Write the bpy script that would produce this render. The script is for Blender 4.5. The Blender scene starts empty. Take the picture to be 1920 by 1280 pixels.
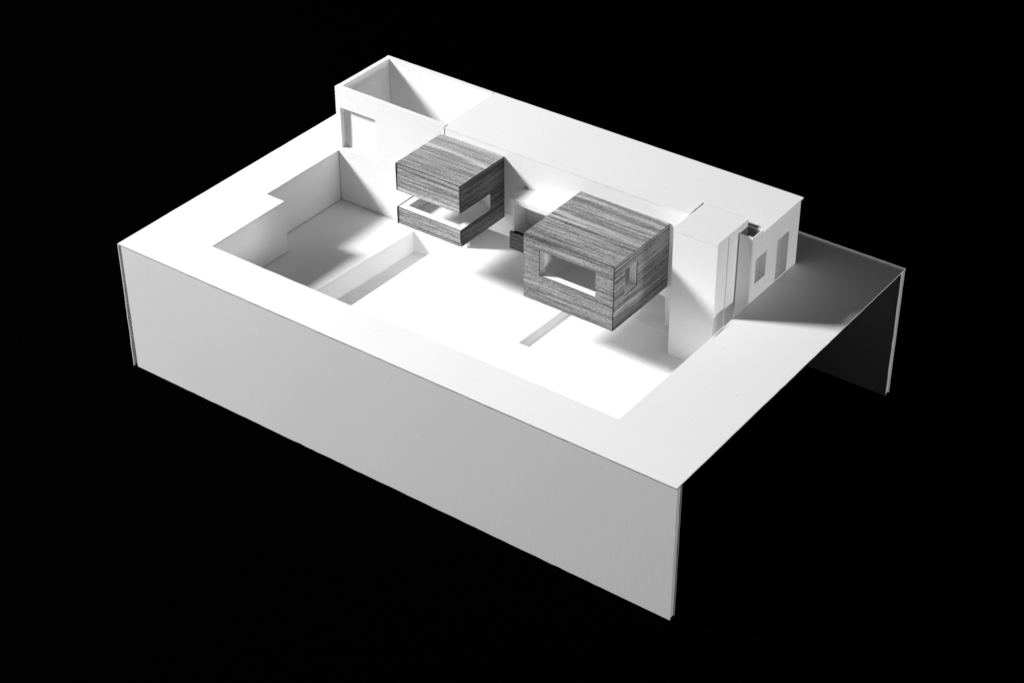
import bpy, bmesh, math, random
from mathutils import Vector, Matrix, noise
from mathutils.geometry import tessellate_polygon

random.seed(7)
C = bpy.context.scene.collection
SC = bpy.context.scene

# ------------------------------------------------------------------ frame of reference
# model units: 1 = length of the base (0.6 m).  x along the long front side, y to the back,
# z = 0 at the top of the deck.  The base stands on the table at world z = 0.
S, H, D = 0.6, 0.2268, 0.6372
def W(x, y, z):
    return Vector(((x - 0.5) * S, (y - 0.32) * S, (z + H) * S))

# ------------------------------------------------------------------ camera
cam = bpy.data.cameras.new('camera'); cam_o = bpy.data.objects.new('camera', cam); C.objects.link(cam_o)
cam.sensor_width = 36.0; cam.lens = 68.587; cam.clip_start = 0.05; cam.clip_end = 60
az, el, ro = 2.203499546, -0.607486459, -0.003339967
fwd = Vector((math.cos(el) * math.cos(az), math.cos(el) * math.sin(az), math.sin(el)))
rt = fwd.cross(Vector((0, 0, 1))).normalized(); up = rt.cross(fwd)
r2 = math.cos(ro) * rt + math.sin(ro) * up; u2 = -math.sin(ro) * rt + math.cos(ro) * up
M = Matrix((r2, u2, -fwd)).transposed().to_4x4()
M.translation = W(1.97084773, -1.67660436, 1.56673825)
cam_o.matrix_world = M
SC.camera = cam_o

# ------------------------------------------------------------------ world (dark studio) and lamps
world = bpy.data.worlds.new('World'); SC.world = world; world.use_nodes = True
bg = world.node_tree.nodes['Background']
bg.inputs[0].default_value = (1, 1, 1, 1); bg.inputs[1].default_value = 0.004

def area_lamp(name, pos, target, size, watts, shape='ELLIPSE', size_y=None):
    l = bpy.data.lights.new(name, 'AREA'); l.shape = shape; l.size = size; l.size_y = size_y or size; l.energy = watts
    o = bpy.data.objects.new(name, l); C.objects.link(o); o.location = pos
    o.rotation_euler = (target - pos).to_track_quat('-Z', 'Y').to_euler()
    return o
KEY_DIR = Vector((1.0, 0.54, -0.77)).normalized()
key_target = W(0.5, 0.3, 0)
area_lamp('key_lamp', key_target - KEY_DIR * 3.1, key_target, 0.44, 177, size_y=0.62)
# low weak lamp on the right that greys the end faces
area_lamp('side_lamp', W(3.5, 0.62, 0.21), W(0.9, 0.35, 0.0), 0.20, 11.5, size_y=0.12)

SC.view_settings.view_transform = 'Standard'; SC.view_settings.look = 'None'
SC.view_settings.exposure = 0.0; SC.view_settings.gamma = 1.0
SC.render.engine = 'CYCLES'
SC.cycles.max_bounces = 12; SC.cycles.diffuse_bounces = 8
SC.cycles.use_denoising = True

# ------------------------------------------------------------------ materials
def new_mat(name):
    m = bpy.data.materials.new(name); m.use_nodes = True
    nt = m.node_tree; b = nt.nodes['Principled BSDF']
    return m, nt, b
def node(nt, t, **kw):
    n = nt.nodes.new(t)
    for k, v in kw.items(): setattr(n, k, v)
    return n
def math_node(nt, op, a=None, b=None, c=None):
    n = node(nt, 'ShaderNodeMath', operation=op)
    for i, v in enumerate((a, b, c)):
        if v is None: continue
        if isinstance(v, (int, float)): n.inputs[i].default_value = v
        else: nt.links.new(v, n.inputs[i])
    return n.outputs[0]
def coords(nt, scale, rot=(0, 0, 0)):
    tc = node(nt, 'ShaderNodeTexCoord'); mp = node(nt, 'ShaderNodeMapping')
    mp.inputs['Scale'].default_value = scale; mp.inputs['Rotation'].default_value = rot
    nt.links.new(tc.outputs['Object'], mp.inputs['Vector'])
    return mp.outputs[0]
def noise_tex(nt, vec, scale, detail=4, rough=0.55, dist=0.0):
    n = node(nt, 'ShaderNodeTexNoise'); n.inputs['Scale'].default_value = scale
    n.inputs['Detail'].default_value = detail; n.inputs['Roughness'].default_value = rough
    n.inputs['Distortion'].default_value = dist
    nt.links.new(vec, n.inputs['Vector']); return n.outputs['Fac']
def ramp(nt, fac, stops):
    r = node(nt, 'ShaderNodeValToRGB'); e = r.color_ramp.elements
    e[0].position, e[0].color = stops[0][0], (stops[0][1],) * 3 + (1,)
    e[1].position, e[1].color = stops[-1][0], (stops[-1][1],) * 3 + (1,)
    for p, v in stops[1:-1]:
        q = e.new(p); q.color = (v, v, v, 1)
    nt.links.new(fac, r.inputs[0]); return r.outputs[0]

def card_material(name, base, fibre=(30, 30, 30), fibre_amt=0.012, bump=0.05, specks=0.22):
    m, nt, b = new_mat(name)
    big = noise_tex(nt, coords(nt, (1, 1, 1)), 9, 5)                       # faint unevenness of the paper
    fib = noise_tex(nt, coords(nt, fibre), 14, 3, 0.6)
    fine = noise_tex(nt, coords(nt, (1, 1, 1)), 900, 2)
    v = math_node(nt, 'MULTIPLY_ADD', math_node(nt, 'SUBTRACT', big, 0.5), 0.05, base)
    v = math_node(nt, 'MULTIPLY_ADD', math_node(nt, 'SUBTRACT', fib, 0.5), fibre_amt * 4, v)
    v = math_node(nt, 'MULTIPLY_ADD', math_node(nt, 'SUBTRACT', fine, 0.5), 0.03, v)
    # smudges and tiny specks of dust
    smu = ramp(nt, noise_tex(nt, coords(nt, (1, 1, 1)), 26, 6, 0.7, 0.6), [(0.0, 1), (0.66, 1), (0.82, 0.90)])
    vor = node(nt, 'ShaderNodeTexVoronoi'); vor.inputs['Scale'].default_value = 70
    nt.links.new(coords(nt, (1, 1, 1)), vor.inputs['Vector'])
    spk = ramp(nt, vor.outputs['Distance'], [(0.0, 1 - specks), (0.028, 1 - specks), (0.06, 1)])
    v = math_node(nt, 'MULTIPLY', v, smu); v = math_node(nt, 'MULTIPLY', v, spk)
    nt.links.new(v, b.inputs['Base Color'])
    b.inputs['Roughness'].default_value = 0.62
    b.inputs['Specular IOR Level'].default_value = 0.25
    bp = node(nt, 'ShaderNodeBump'); bp.inputs['Strength'].default_value = bump; bp.inputs['Distance'].default_value = 0.0006
    hsum = math_node(nt, 'ADD', math_node(nt, 'MULTIPLY', fib, 0.8), math_node(nt, 'MULTIPLY', fine, 0.35))
    nt.links.new(hsum, bp.inputs['Height']); nt.links.new(bp.outputs[0], b.inputs['Normal'])
    return m

CARD = card_material('white_card', 0.86)
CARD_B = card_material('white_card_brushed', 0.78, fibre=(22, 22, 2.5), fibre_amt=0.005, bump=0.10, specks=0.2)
CORE = card_material('foam_core', 0.58, fibre=(60, 60, 60), fibre_amt=0.05, bump=0.3)

GREY = card_material('card_painted_shade', 0.30)  # card greyed so that shade is part of its colour

def wood_material(name, axis, seed, light=0.46, bands=0.10, pores=0.6, slant=0.0, streak=0.16, lines=0.5, wide_f=95, fine=1.0):
    """veneer: fine fibres along the given axis, wavy growth bands, dark pores and pale streaks"""
    m, nt, b = new_mat(name)
    def sc(along, across):
        s = [across] * 3; s['xyz'.index(axis)] = along; return tuple(s)
    rot = [0, 0, 0]
    if axis == 'y': rot[0] = slant
    else: rot[1] = slant
    def tex(along, across, detail=4, rough=0.6, dist=0.0, off=0):
        tc = node(nt, 'ShaderNodeTexCoord'); r = node(nt, 'ShaderNodeMapping'); mp = node(nt, 'ShaderNodeMapping')
        r.inputs['Rotation'].default_value = rot
        mp.inputs['Scale'].default_value = sc(along, across)
        mp.inputs['Location'].default_value = (seed * 1.7 + off, seed * 2.3 + off, seed * 3.1 + off)
        nt.links.new(tc.outputs['Object'], r.inputs['Vector']); nt.links.new(r.outputs[0], mp.inputs['Vector'])
        return noise_tex(nt, mp.outputs[0], 1.0, detail, rough, dist)
    def stretch(f, k):                                     # noise centred on zero, amplified
        return math_node(nt, 'MULTIPLY', math_node(nt, 'SUBTRACT', f, 0.5), k)
    band = tex(8, 300 * fine, 3, 0.55, 0.35)
    wide = tex(4, wide_f, 2, 0.5, 0.2, 9)
    fibre = tex(24, 760, 3, 0.65, 0.0, 4)
    grit = tex(420, 760, 3, 0.7, 0.0, 6)
    pore = tex(15, 480, 3, 0.6, 0.3, 13)
    crack = tex(8, 330, 3, 0.6, 0.5, 21)
    f = math_node(nt, 'ADD', stretch(band, bands * 10), stretch(fibre, 2.0))
    f = math_node(nt, 'ADD', f, stretch(grit, 2.4))
    ring = tex(3.5, 230 * fine, 1.5, 0.4, 0.12, 31)
    rd = math_node(nt, 'ABSOLUTE', stretch(ring, 2.0))
    ln = ramp(nt, rd, [(0.0, 1 - lines), (0.06, 1 - lines * 0.8), (0.17, 1.0)])
    st = ramp(nt, wide, [(0.0, 0.0), (0.57, 0.0), (0.66, 1.0)])
    f = math_node(nt, 'MULTIPLY_ADD', st, streak * 3, f)
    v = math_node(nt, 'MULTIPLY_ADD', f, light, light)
    pr = ramp(nt, pore, [(0.0, 1 - pores), (0.36, 1 - pores), (0.47, 1.0)])
    ck = ramp(nt, crack, [(0.0, 0.25), (0.28, 0.4), (0.36, 1.0)])
    v = math_node(nt, 'MULTIPLY', v, pr); v = math_node(nt, 'MULTIPLY', v, ln); v = math_node(nt, 'MULTIPLY', v, ck)
    v = math_node(nt, 'MINIMUM', v, 0.75)
    v = math_node(nt, 'MAXIMUM', v, 0.02)
    nt.links.new(v, b.inputs['Base Color'])
    b.inputs['Roughness'].default_value = 0.55
    b.inputs['Specular IOR Level'].default_value = 0.3
    bp = node(nt, 'ShaderNodeBump'); bp.inputs['Strength'].default_value = 0.35; bp.inputs['Distance'].default_value = 0.0004
    nt.links.new(math_node(nt, 'ADD', math_node(nt, 'MULTIPLY', pr, 0.6), math_node(nt, 'MULTIPLY', fibre, 0.5)), bp.inputs['Height'])
    nt.links.new(bp.outputs[0], b.inputs['Normal'])
    return m
WOOD_X1 = wood_material('veneer_small_box_front', 'x', 1.0, 0.40, 0.055, 0.48, lines=0.42)
WOOD_T1 = wood_material('veneer_small_box_top', 'x', 4.0, 0.39, 0.04, 0.28, streak=0.42, lines=0.25, wide_f=46)
WOOD_Y1 = wood_material('veneer_small_box_side_painted_shade', 'y', 2.0, 0.155, 0.07, 0.65, slant=0.0)  # same veneer as the front, darkened to paint in the side's shade
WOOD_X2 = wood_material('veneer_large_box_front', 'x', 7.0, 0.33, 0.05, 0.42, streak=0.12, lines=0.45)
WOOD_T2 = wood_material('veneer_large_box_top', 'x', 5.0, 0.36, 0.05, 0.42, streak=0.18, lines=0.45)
WOOD_Y2 = wood_material('veneer_large_box_side_painted_shade', 'y', 6.0, 0.25, 0.07, 0.62, slant=0.0)  # shade of the side face put into the veneer colour
WOOD_D = wood_material('veneer_dark_painted_shade', 'x', 9.0, 0.13, 0.08, 0.6)  # shadow on the parapet is painted into this darker veneer
def flat_material(name, v, rough=0.8, spec=0.0):
    m, nt, b = new_mat(name)
    n = noise_tex(nt, coords(nt, (1, 1, 1)), 300, 3)
    nt.links.new(math_node(nt, 'MULTIPLY_ADD', math_node(nt, 'SUBTRACT', n, 0.5), v * 0.6, v), b.inputs['Base Color'])
    b.inputs['Roughness'].default_value = rough; b.inputs['Specular IOR Level'].default_value = spec
    return m
BURNT = flat_material('burnt_cut_edge', 0.03)
VELVET = flat_material('black_cloth', 0.0004)

# ------------------------------------------------------------------ builders
ROOT = bpy.data.objects.new('architectural_model', None); C.objects.link(ROOT)
ROOT.location = (0, 0, 0); ROOT.empty_display_size = 0.05
ROOT['label'] = 'white card architectural model with two wood veneered boxes over a sunken courtyard'
ROOT['category'] = 'architectural model'

def link(name, bm, mat, parent=ROOT, label=None, mats=None):
    me = bpy.data.meshes.new(name); bm.normal_update(); bm.to_mesh(me); bm.free()
    for m in (mats or [mat]): me.materials.append(m)
    o = bpy.data.objects.new(name, me); C.objects.link(o)
    if parent: o.parent = parent
    if label: o['label'] = label
    return o

def cut(poly, step, amp, seed):
    """hand cut outline: subdivide each side and let it wander a little between true corners"""
    out = []
    n = len(poly)
    for i in range(n):
        a = Vector(poly[i]); b = Vector(poly[(i + 1) % n]); d = b - a; L = d.length
        if L < 1e-9: continue
        nrm = Vector((-d.y, d.x)) / L; k = max(1, int(L / step))
        for j in range(k):
            t = j / k
            p = a + d * t
            if j and amp:
                q = Vector((p.x * 55 + seed, p.y * 55 - seed, seed * 1.37))
                w = noise.noise(q) * 0.7 + noise.noise(q * 4.1) * 0.5
                p = p + nrm * (w * amp * min(1.0, 6 * min(t, 1 - t)))
            out.append((p.x, p.y))
    return out

_seed = [0]
def board_into(bm, outer, axis, at, thick, holes=(), amp=0.0004, step=0.012, edge_mat=0):
    """a sheet lying in a plane: axis 'z' takes (x,y), 'y' takes (x,z), 'x' takes (y,z)"""
    _seed[0] += 1; sd = _seed[0] * 3.17
    polys = [cut(outer, step, amp, sd)] + [cut(h, step, amp, sd + 1 + i) for i, h in enumerate(holes)]
    def P(p, w):
        if axis == 'z': return W(p[0], p[1], w)
        if axis == 'y': return W(p[0], w, p[1])
        return W(w, p[0], p[1])
    flat = [q for pl in polys for q in pl]
    tris = tessellate_polygon([[Vector((q[0], q[1], 0)) for q in pl] for pl in polys])
    va = [bm.verts.new(P(q, at)) for q in flat]; vb = [bm.verts.new(P(q, at + thick)) for q in flat]
    fs = []
    for t in tris:
        if len(set(t)) < 3: continue
        for vs in ([va[i] for i in t], [vb[i] for i in reversed(t)]):
            try: fs.append(bm.faces.new(vs))
            except ValueError: pass
    k = 0
    for pl in polys:
        n = len(pl)
        for i in range(n):
            j = (i + 1) % n
            f = bm.faces.new((va[k + i], va[k + j], vb[k + j], vb[k + i])); f.material_index = edge_mat; fs.append(f)
        k += n
    bmesh.ops.recalc_face_normals(bm, faces=fs)

def rect(a0, b0, a1, b1): return [(a0, b0), (a1, b0), (a1, b1), (a0, b1)]

def board(name, outer, axis, at, thick, mat=CARD, parent=ROOT, holes=(), amp=0.0004, label=None, edge=None, step=0.012):
    bm = bmesh.new(); board_into(bm, outer, axis, at, thick, holes, amp, step, 1 if edge else 0)
    return link(name, bm, mat, parent, label, [mat, edge] if edge else None)

def boards(name, specs, mat=CARD, parent=ROOT, label=None, amp=0.0003):
    bm = bmesh.new()
    for sp in specs: board_into(bm, sp[0], sp[1], sp[2], sp[3], sp[4] if len(sp) > 4 else (), amp)
    return link(name, bm, mat, parent, label)

# ------------------------------------------------------------------ the black cloth the model stands on
bm = bmesh.new()
N = 24
vs = [[bm.verts.new((-6 + 14 * i / N - 2, -5 + 14 * j / N, -0.0005)) for j in range(N + 1)] for i in range(N + 1)]
for i in range(N):
    for j in range(N): bm.faces.new((vs[i][j], vs[i + 1][j], vs[i + 1][j + 1], vs[i][j + 1]))
ground = link('black_tabletop', bm, VELVET, None); ground['kind'] = 'structure'

# ------------------------------------------------------------------ base: deck and the foam board panels under it
xL, xO, xR, yO, yJ, yb = 0.0843, 0.1213, 0.8601, 0.078, 0.2423, 0.4173
yB, hB, FC, FM = 0.5534, 0.1158, -0.0929, -0.0942
opening = [(xO, yO), (xR, yO), (xR, yb), (xL, yb), (xL, yJ), (xO, yJ)]
board('deck', rect(0, 0, 1, D), 'z', -0.0013, 0.0013, CARD, holes=[opening], amp=0.0006)

def foam_panel(name, x0, x1, z0, z1, y, t, xl0=None, label=None):
    xl0 = x0 if xl0 is None else xl0
    out = [(x0, z1), (xl0, z0), (x1, z0), (x1, z1)]
    core = board(name, [(x0 + .002, z1 - .001), (xl0 + .002, z0 + .0008), (x1 - .0012, z0 + .0008), (x1 - .0012, z1 - .001)], 'y', y + .0016, t - .0032, CORE, label=label)
    board('outer_sheet', out, 'y', y, .0016, CARD_B if y < .3 else GREY, core, amp=.0011)  # sheets facing the base interior get its shade as grey colour
    board('inner_sheet', out, 'y', y + t - .0016, .0016, GREY if y < .3 else CARD_B, core, amp=.0007)
    return core
foam_panel('front_panel', 0.0046, 1.0, -H, -0.0031, 0.0012, 0.0125, xl0=0.0062)
foam_panel('back_panel', 0.006, 0.9995, -H, -0.0018, D - 0.0135, 0.0125)
side = board('side_panel', rect(0.006, -H + .0008, D - .014, -0.003), 'x', 0.0012, 0.009, CORE)
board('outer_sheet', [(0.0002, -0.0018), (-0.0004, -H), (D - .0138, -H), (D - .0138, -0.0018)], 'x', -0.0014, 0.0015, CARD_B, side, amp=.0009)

# ------------------------------------------------------------------ sunken courtyard
t = 0.004
boards('courtyard_wall', [(rect(yO + .0005, FC + .0009, yJ, -0.0018), 'x', xO - t, t)])
boards('courtyard_wall', [(rect(xL, FC + .0009, xO - .0006, -0.0018), 'y', yJ - t, t)])
boards('courtyard_wall', [(rect(yJ, FC + .0009, yb - .0008, -0.0018), 'x', xL - t, t)])
boards('courtyard_wall', [(rect(xO, FM - .04, xR, -0.0018), 'y', yO - t, t)])
boards('courtyard_wall', [(rect(yO, FM - .002, yb - .001, -0.0018), 'x', xR, t)])
# floor sheets, split by the long trench and the narrow slot
tl0, tl1, tr0, tr1, ty = 0.2255, 0.2444, 0.2985, 0.3083, 0.4082
floor_back = 0.546
board('left_floor', [(xL, yO), (tl0, yO), (tl1, ty), (tl1, floor_back), (xL, floor_back)], 'z', FC - .003, .003, amp=.0002)
sx0, sx1, sy0, sy1 = 0.5683, 0.5873, 0.2535, 0.40
board('main_floor', [(tr0, yO), (.7246, yO), (.7312, .404), (.7312, floor_back), (tl1 + .0002, floor_back), (tl1 + .0002, ty), (tr1, ty)], 'z', FM - .003, .003,
      holes=[[(sx0, sy0), (sx1, sy0), (sx1 + .004, sy1), (sx0 + .005, sy1)]], amp=0)
board('right_floor', [(.7246, yO), (xR, yO), (xR, floor_back), (.7312, floor_back), (.7312, .404)], 'z', FM - .0022, .003, amp=0)
tr = board('trench', [(tl0 - .002, yO), (tr0 + .002, yO), (tr1 + .002, ty + .002), (tl1 - .002, ty + .002)], 'z', -.1350, .0028)
def slab(name, pts, z0, z1, parent):
    """a thin upright board whose footprint is a quadrilateral"""
    bm = bmesh.new()
    a = [bm.verts.new(W(x, y, z0)) for x, y in pts]; b = [bm.verts.new(W(x, y, z1)) for x, y in pts]
    n = len(pts); bm.faces.new(a); bm.faces.new(b)
    for i in range(n): bm.faces.new((a[i], a[(i + 1) % n], b[(i + 1) % n], b[i]))
    bmesh.ops.recalc_face_normals(bm, faces=bm.faces[:])
    return link(name, bm, CARD, parent)
zt = FM - .0032
slab('trench_wall', [(tl0 - .003, yO), (tl0, yO), (tl1, ty), (tl1 - .003, ty)], -.1321, FC - .0032, tr)
slab('trench_wall', [(tr0, yO), (tr0 + .003, yO), (tr1 + .003, ty), (tr1, ty)], -.1321, zt, tr)
slab('trench_wall', [(tl1 - .003, ty + .0002), (tr1 + .003, ty + .0002), (tr1 + .003, ty + .003), (tl1 - .003, ty + .003)], -.1321, zt, tr)
sl = board('slot', rect(sx0 - .004, sy0 - .003, sx1 + .008, sy1 + .003), 'z', FM - .0335, .003)
slab('slot_wall', [(sx0 - .003, sy0), (sx0, sy0), (sx0 + .005, sy1), (sx0 + .002, sy1)], FM - .0304, zt, sl)
slab('slot_wall', [(sx1, sy0), (sx1 + .003, sy0), (sx1 + .007, sy1), (sx1 + .004, sy1)], FM - .0304, zt, sl)
slab('slot_wall', [(sx0 - .003, sy0 - .003), (sx1 + .003, sy0 - .003), (sx1 + .003, sy0 - .0002), (sx0 - .003, sy0 - .0002)], FM - .0304, zt, sl)
# threshold strip in front of the low opening
board('threshold', rect(.6, .4080, .7308, .4222), 'z', FM + .0001, .0009, amp=.0001)

# ------------------------------------------------------------------ long white building at the back
wt, yr = 0.0090, 0.4181                                  # wall thickness, plane of the set back middle wall
rt_ = 0.1146                                             # top of the roof sheet
win = rect(.0933, .0072, .1660, .0815)
bld = board('building', [(xL, FC + .0010), (.3060, FC + .0010), (.3060, .1142), (xL, .1168)], 'y', yb, wt, CARD, holes=[win], amp=.0004)
def bpart(name, *a, **k): return board(name, *a, parent=bld, **k)
bpart('front_wall', [(.3040, FM + .0002), (.3452, FM + .0002), (.3452, -.0418), (.7150, -.0418), (.7180, -.0432), (.7194, -.0462), (.7194, FM + .0012), (.8374, FM + .0012),
      (.8374, .1108), (.3040, .1108)], 'y', yr, wt, amp=.0003)
bpart('front_wall', rect(.8382, FM + .0002, xR - .0004, hB - .0022), 'y', .4150, .0016, amp=.0004)
bpart('left_wall', rect(yb + wt + .0003, .0006, yB - .0085, .1164), 'x', xL + .0002, .0080)
bpart('back_wall', [(xL + .0002, .0006), (.3026, .0006), (.3026, rt_ + .0004), (xL + .0002, .1166)], 'y', yB - .0080, .0080)
bpart('back_wall', rect(.3028, .0006, xR - .0128, rt_ - .0026), 'y', yB - .0080, .0080)
bpart('partition_wall', rect(yb + wt + .0003, .0006, yB - .0083, .1106), 'x', .3034, .0040, amp=0)
bpart('patio_floor', rect(xL + .0085, yb + wt + .0004, .3025, yB - .0084), 'z', .0006, .002)
# roof with a notch round the tower and at the right corner
roof = bpart('roof', [(.3030, .4177), (.7512, .4177), (.7510, .4572), (.8260, .4572), (.8260, .4411), (.8640, .4411), (.8632, yB + .0006), (.3030, yB + .0006)],
      'z', rt_ - .0022, .0022, amp=.0004)
for vtx in roof.data.vertices:                            # the roof sheet dips a little towards the courtyard
    yy = vtx.co.y / S + 0.32
    vtx.co.z -= S * .0014 * max(0.0, (yB - yy) / (yB - .4177))
bpart('window', rect(.0905, .0040, .1690, .0845), 'y', yb + wt + .0002, .0022)
# end wall with door and small window; each opening is a pan with four reveals and a back
door_h = rect(.4906, .0026, .5245, .0716); winr_h = rect(.4287, .0288, .4590, .0706)
bpart('end_wall', [(.4168, .0003), (yB - .0003, .0003), (yB - .0003, rt_ - .0026), (.4416, rt_ - .0040), (.4416, .0900), (.4168, .0900)], 'x', xR - .0090, .0090, holes=[door_h, winr_h], amp=.0003)
def pan(name, y0, z0, y1, z1, x_out, depth, g=.0016):
    """open box behind an opening in the end wall: walls of thickness g, open towards +x"""
    bm = bmesh.new()
    rings = []
    for x, o in ((x_out, g), (x_out - depth - g, g), (x_out - depth - g, None), (x_out - depth, None), (x_out - depth, 0), (x_out, 0)):
        if o is None: continue
        rings.append([bm.verts.new(W(x, yy, zz)) for yy, zz in ((y0 - o, z0 - o), (y1 + o, z0 - o), (y1 + o, z1 + o), (y0 - o, z1 + o))])
    for k in range(4):
        if k in (1,): continue
        a, b_ = rings[k], rings[(k + 1) % 4]
        for i in range(4): bm.faces.new((a[i], a[(i + 1) % 4], b_[(i + 1) % 4], b_[i]))
    bm.faces.new(rings[1]); bm.faces.new(rings[2])
    bmesh.ops.recalc_face_normals(bm, faces=bm.faces[:])
    return link(name, bm, CARD, bld)
pan('door', .4910, .0030, .5241, .0712, xR - .0092, .020)
pan('window', .4290, .0291, .4587, .0703, xR - .0092, .018)
# raised rim of the end wall beside the notch, and the shaft inside the notch
bpart('end_wall_rim', rect(.4168, .0902, .4412, hB - .0028), 'x', xR - .0016, .0016, amp=.0002)
bpart('low_roof', rect(.8382, .4168, xR - .0018, .4560), 'z', .1000, .0018, mat=GREY, amp=.0001)  # tower's shadow in the recess painted in as grey
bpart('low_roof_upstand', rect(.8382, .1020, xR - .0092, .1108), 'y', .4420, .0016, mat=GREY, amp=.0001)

# the room behind the low opening
bpart('room_ceiling', rect(.20, yr + wt + .0004, xR, .5510), 'z', -.0390, .003)
bpart('room_wall', rect(.20, FM + .0004, xR, -.0394), 'y', .5462, .003)
bpart('room_wall', rect(yr + wt + .0004, FM + .0004, .5460, -.0394), 'x', .2450, .003)

# ------------------------------------------------------------------ small wood box with the slot that wraps its corner
a0, a1, af, at_, az_ = .2992, .4215, .3066, .0992, -.0080
v = .0012
s0, s1, sb, sl_b = .0215, .0520, .3828, .372
T = .0105
# white card carcass of the box
ci0, ci1, cf = a0 + v, a1 - v, af + v
carc = boards('wooden_box', [
    (rect(ci0, cf, ci1, yr - .0003), 'z', az_ + v + .0050, .0040),                                        # floor
    (rect(ci0, cf, ci1, yr - .0003), 'z', at_ - v - .0060, .0060),                                # ceiling
    (rect(ci0 + T + .0002, az_ + v + .0092, ci1 - T - .0002, s0), 'y', cf, T),                    # low front
    (rect(ci0 + .0001, s1, ci1 - .0001, at_ - v - .0062), 'y', cf, T),                            # high front
    ([(cf + .0002, az_ + v + .0092), (yr - .0004, az_ + v + .0092), (yr - .0004, at_ - v - .0062), (cf + T + .0002, at_ - v - .0062), (cf + T + .0002, s1), (sb, s1), (sb, s0 - .0002), (cf + .0002, s0 - .0002)], 'x', ci1 - T, T),
    ([(cf + .0002, az_ + v + .0092), (yr - .0004, az_ + v + .0092), (yr - .0004, at_ - v - .0062), (cf + T + .0002, at_ - v - .0062), (cf + T + .0002, s1), (sl_b, s1), (sl_b, s0 - .0001), (cf + .0002, s0 - .0001)], 'x', ci0, T),
], CARD, ROOT, label='smaller wood veneered box with an open slot wrapping its corner', amp=.00025)
J = .0005
board('top_panel', rect(a0, af, a1 - .0002, yr - .0003), 'z', at_ - v, v, WOOD_T1, carc, amp=J, edge=BURNT, step=.004)
board('front_panel', rect(a0 + .0004, s1 - .0010, a1 - .0022, at_ - v - .0001), 'y', af, v, WOOD_X1, carc, amp=J, edge=BURNT, step=.004)
board('front_panel', rect(a0 + .0002, az_, a1 - .0016, s0 - .0006), 'y', af, v, WOOD_X1, carc, amp=J, edge=BURNT, step=.004)
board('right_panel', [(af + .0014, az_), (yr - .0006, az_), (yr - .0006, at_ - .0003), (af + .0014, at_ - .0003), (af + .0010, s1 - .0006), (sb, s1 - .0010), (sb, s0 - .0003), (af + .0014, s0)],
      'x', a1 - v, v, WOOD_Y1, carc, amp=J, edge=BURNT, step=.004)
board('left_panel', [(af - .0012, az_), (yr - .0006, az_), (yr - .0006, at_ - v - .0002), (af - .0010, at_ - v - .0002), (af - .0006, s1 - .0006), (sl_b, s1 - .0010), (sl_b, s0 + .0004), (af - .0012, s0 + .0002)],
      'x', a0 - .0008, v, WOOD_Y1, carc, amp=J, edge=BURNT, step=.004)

# ------------------------------------------------------------------ larger wood box with two windows
b0, b1, bf, bt, bz = .5636, .7215, .2720, .0868, -.0225
T2 = .0120
wf = rect(.5922, .0232, .6892, .0662); wr_ = rect(.3000, .0235, .3320, .0680); wr_ = [(.3000, .0225), (.3325, .0258), (.3318, .0680), (.3010, .0684)]
d0, d1, df = b0 + v, b1 - v, bf + v
carc2 = boards('wooden_box', [
    (rect(d0, df, d1, yr - .0003), 'z', bz + v, .0075),
    (rect(d0, df, d1, yr - .0003), 'z', bt - v - .0060, .0060),
    (rect(d0, bz + v + .0077, d1, bt - v - .0062), 'y', df, T2, [wf]),
    (rect(df + T2 + .0002, bz + v + .0077, yr - .0004, bt - v - .0062), 'x', d1 - T2, T2, [wr_]),
    (rect(df + T2 + .0002, bz + v + .0077, yr - .0004, bt - v - .0062), 'x', d0, T2),
], CARD, ROOT, label='larger wood veneered box with a wide front window', amp=.0002)
board('top_panel', rect(b0, bf, b1 - .0002, yr - .0003), 'z', bt - v, v, WOOD_T2, carc2, amp=J, edge=BURNT, step=.004)
wf2 = rect(.5914, .0240, .6896, .0664)
board('front_panel', rect(b0, bz, b1 - v - .0002, bt - v - .0001), 'y', bf, v, WOOD_X2, carc2, holes=[wf2], amp=J, edge=BURNT, step=.004)
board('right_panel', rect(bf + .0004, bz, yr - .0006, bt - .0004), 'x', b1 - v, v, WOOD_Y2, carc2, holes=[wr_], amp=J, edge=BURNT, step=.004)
board('left_panel', rect(bf + v + .0002, bz, yr - .0006, bt - v - .0002), 'x', b0, v, WOOD_Y2, carc2, amp=J, edge=BURNT, step=.004)

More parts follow.
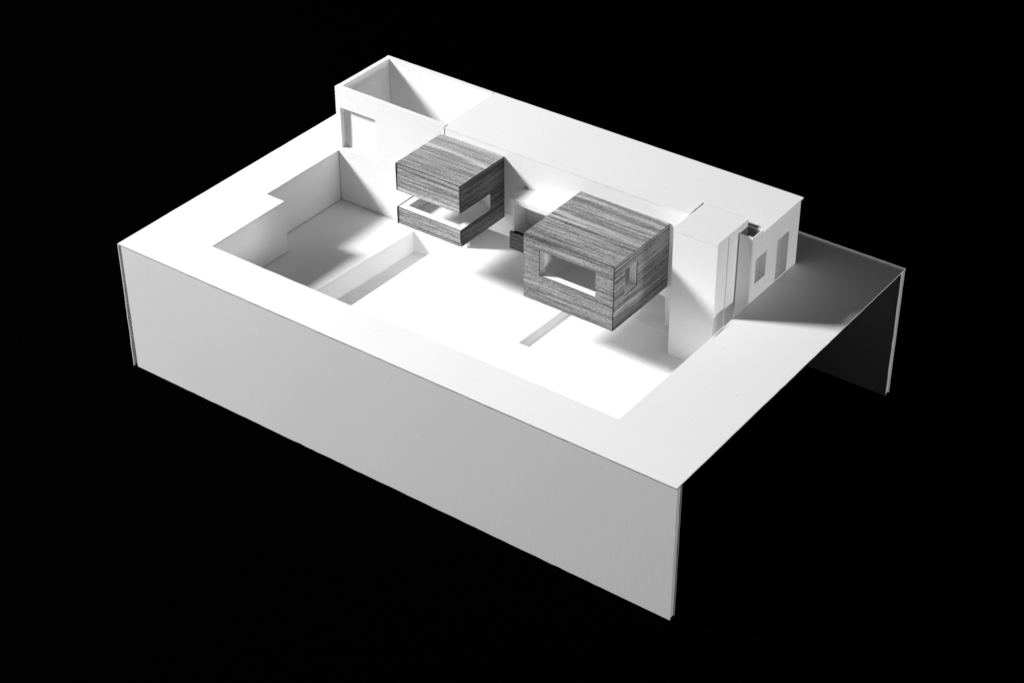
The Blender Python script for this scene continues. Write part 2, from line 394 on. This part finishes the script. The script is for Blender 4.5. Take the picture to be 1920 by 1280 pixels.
# ------------------------------------------------------------------ loggia between the two boxes
lx, ly = .4600, .3805
log = board('loggia', rect(lx - .0006, ly, b0 - .0004, yr - .0003), 'z', .0490, .0082, CARD, amp=.0003, label='white flat canopy over a recess with a low wooden parapet')
board('side_wall', rect(ly + .0030, -.0312, yr - .0004, .0488), 'x', lx, .0040, CARD, log)
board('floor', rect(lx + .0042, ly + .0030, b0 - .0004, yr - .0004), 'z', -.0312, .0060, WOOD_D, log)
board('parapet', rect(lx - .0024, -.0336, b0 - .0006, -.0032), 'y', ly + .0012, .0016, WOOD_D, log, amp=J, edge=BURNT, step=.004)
board('parapet_cap', rect(lx - .0014, ly + .0030, b0 - .0006, ly + .0080), 'z', -.0050, .0016, BURNT, log, amp=J)

# ------------------------------------------------------------------ tall white tower
t0, t1, tf, tb, tt = .7632, .8368, .3582, .4405, .1242
tz = FM + .0010
tow = board('tower', [(t0 + .0006, tz), (t1 - .0006, tz), (t1 - .0004, tt - .0056), (t0, tt - .0056)], 'y', tf, .0072, CARD, amp=.0003, label='tall white tower beside the larger wooden box')
board('top_plate', [(t0 - .0004, tf - .0004), (t1, tf - .0004), (t1, tb), (t0 - .0004, tb)], 'z', tt - .0050, .0050, CARD, tow, amp=.0005)
board('side_panel', rect(tf + .0072, tz, .3896, tt - .0052), 'x', t1 - .0064, .0042, CARD, tow, amp=0)
board('side_panel', rect(.3896, tz, tb - .0002, tt - .0052), 'x', t1 - .0064, .0062, CARD, tow, amp=0)
board('side_panel', rect(tf + .0074, tz, tb - .0002, tt - .0052), 'x', t0 + .0004, .0040, CARD, tow)

# ------------------------------------------------------------------ lifted paper lip on the deck edge beside the tower
bm = bmesh.new()
rows = []
NL = 14
for i in range(NL + 1):
    y = .312 + .040 * i / NL
    k = math.sin(math.pi * i / NL) ** 1.2
    pts = [(.8640, .0002), (.8622, .0002 + .0012 * k), (.8606 - .0006 * k, .0003 + .0018 * k)]
    rows.append([bm.verts.new(W(x, y, z)) for x, z in pts] + [bm.verts.new(W(x + .0004, y, z - .0003)) for x, z in reversed(pts)])
for i in range(NL):
    for q in range(6):
        bm.faces.new((rows[i][q], rows[i][(q + 1) % 6], rows[i + 1][(q + 1) % 6], rows[i + 1][q]))
bm.faces.new(rows[0]); bm.faces.new(rows[-1])
bmesh.ops.recalc_face_normals(bm, faces=bm.faces[:])
link('paper_lip', bm, CARD, bpy.data.objects['deck'])
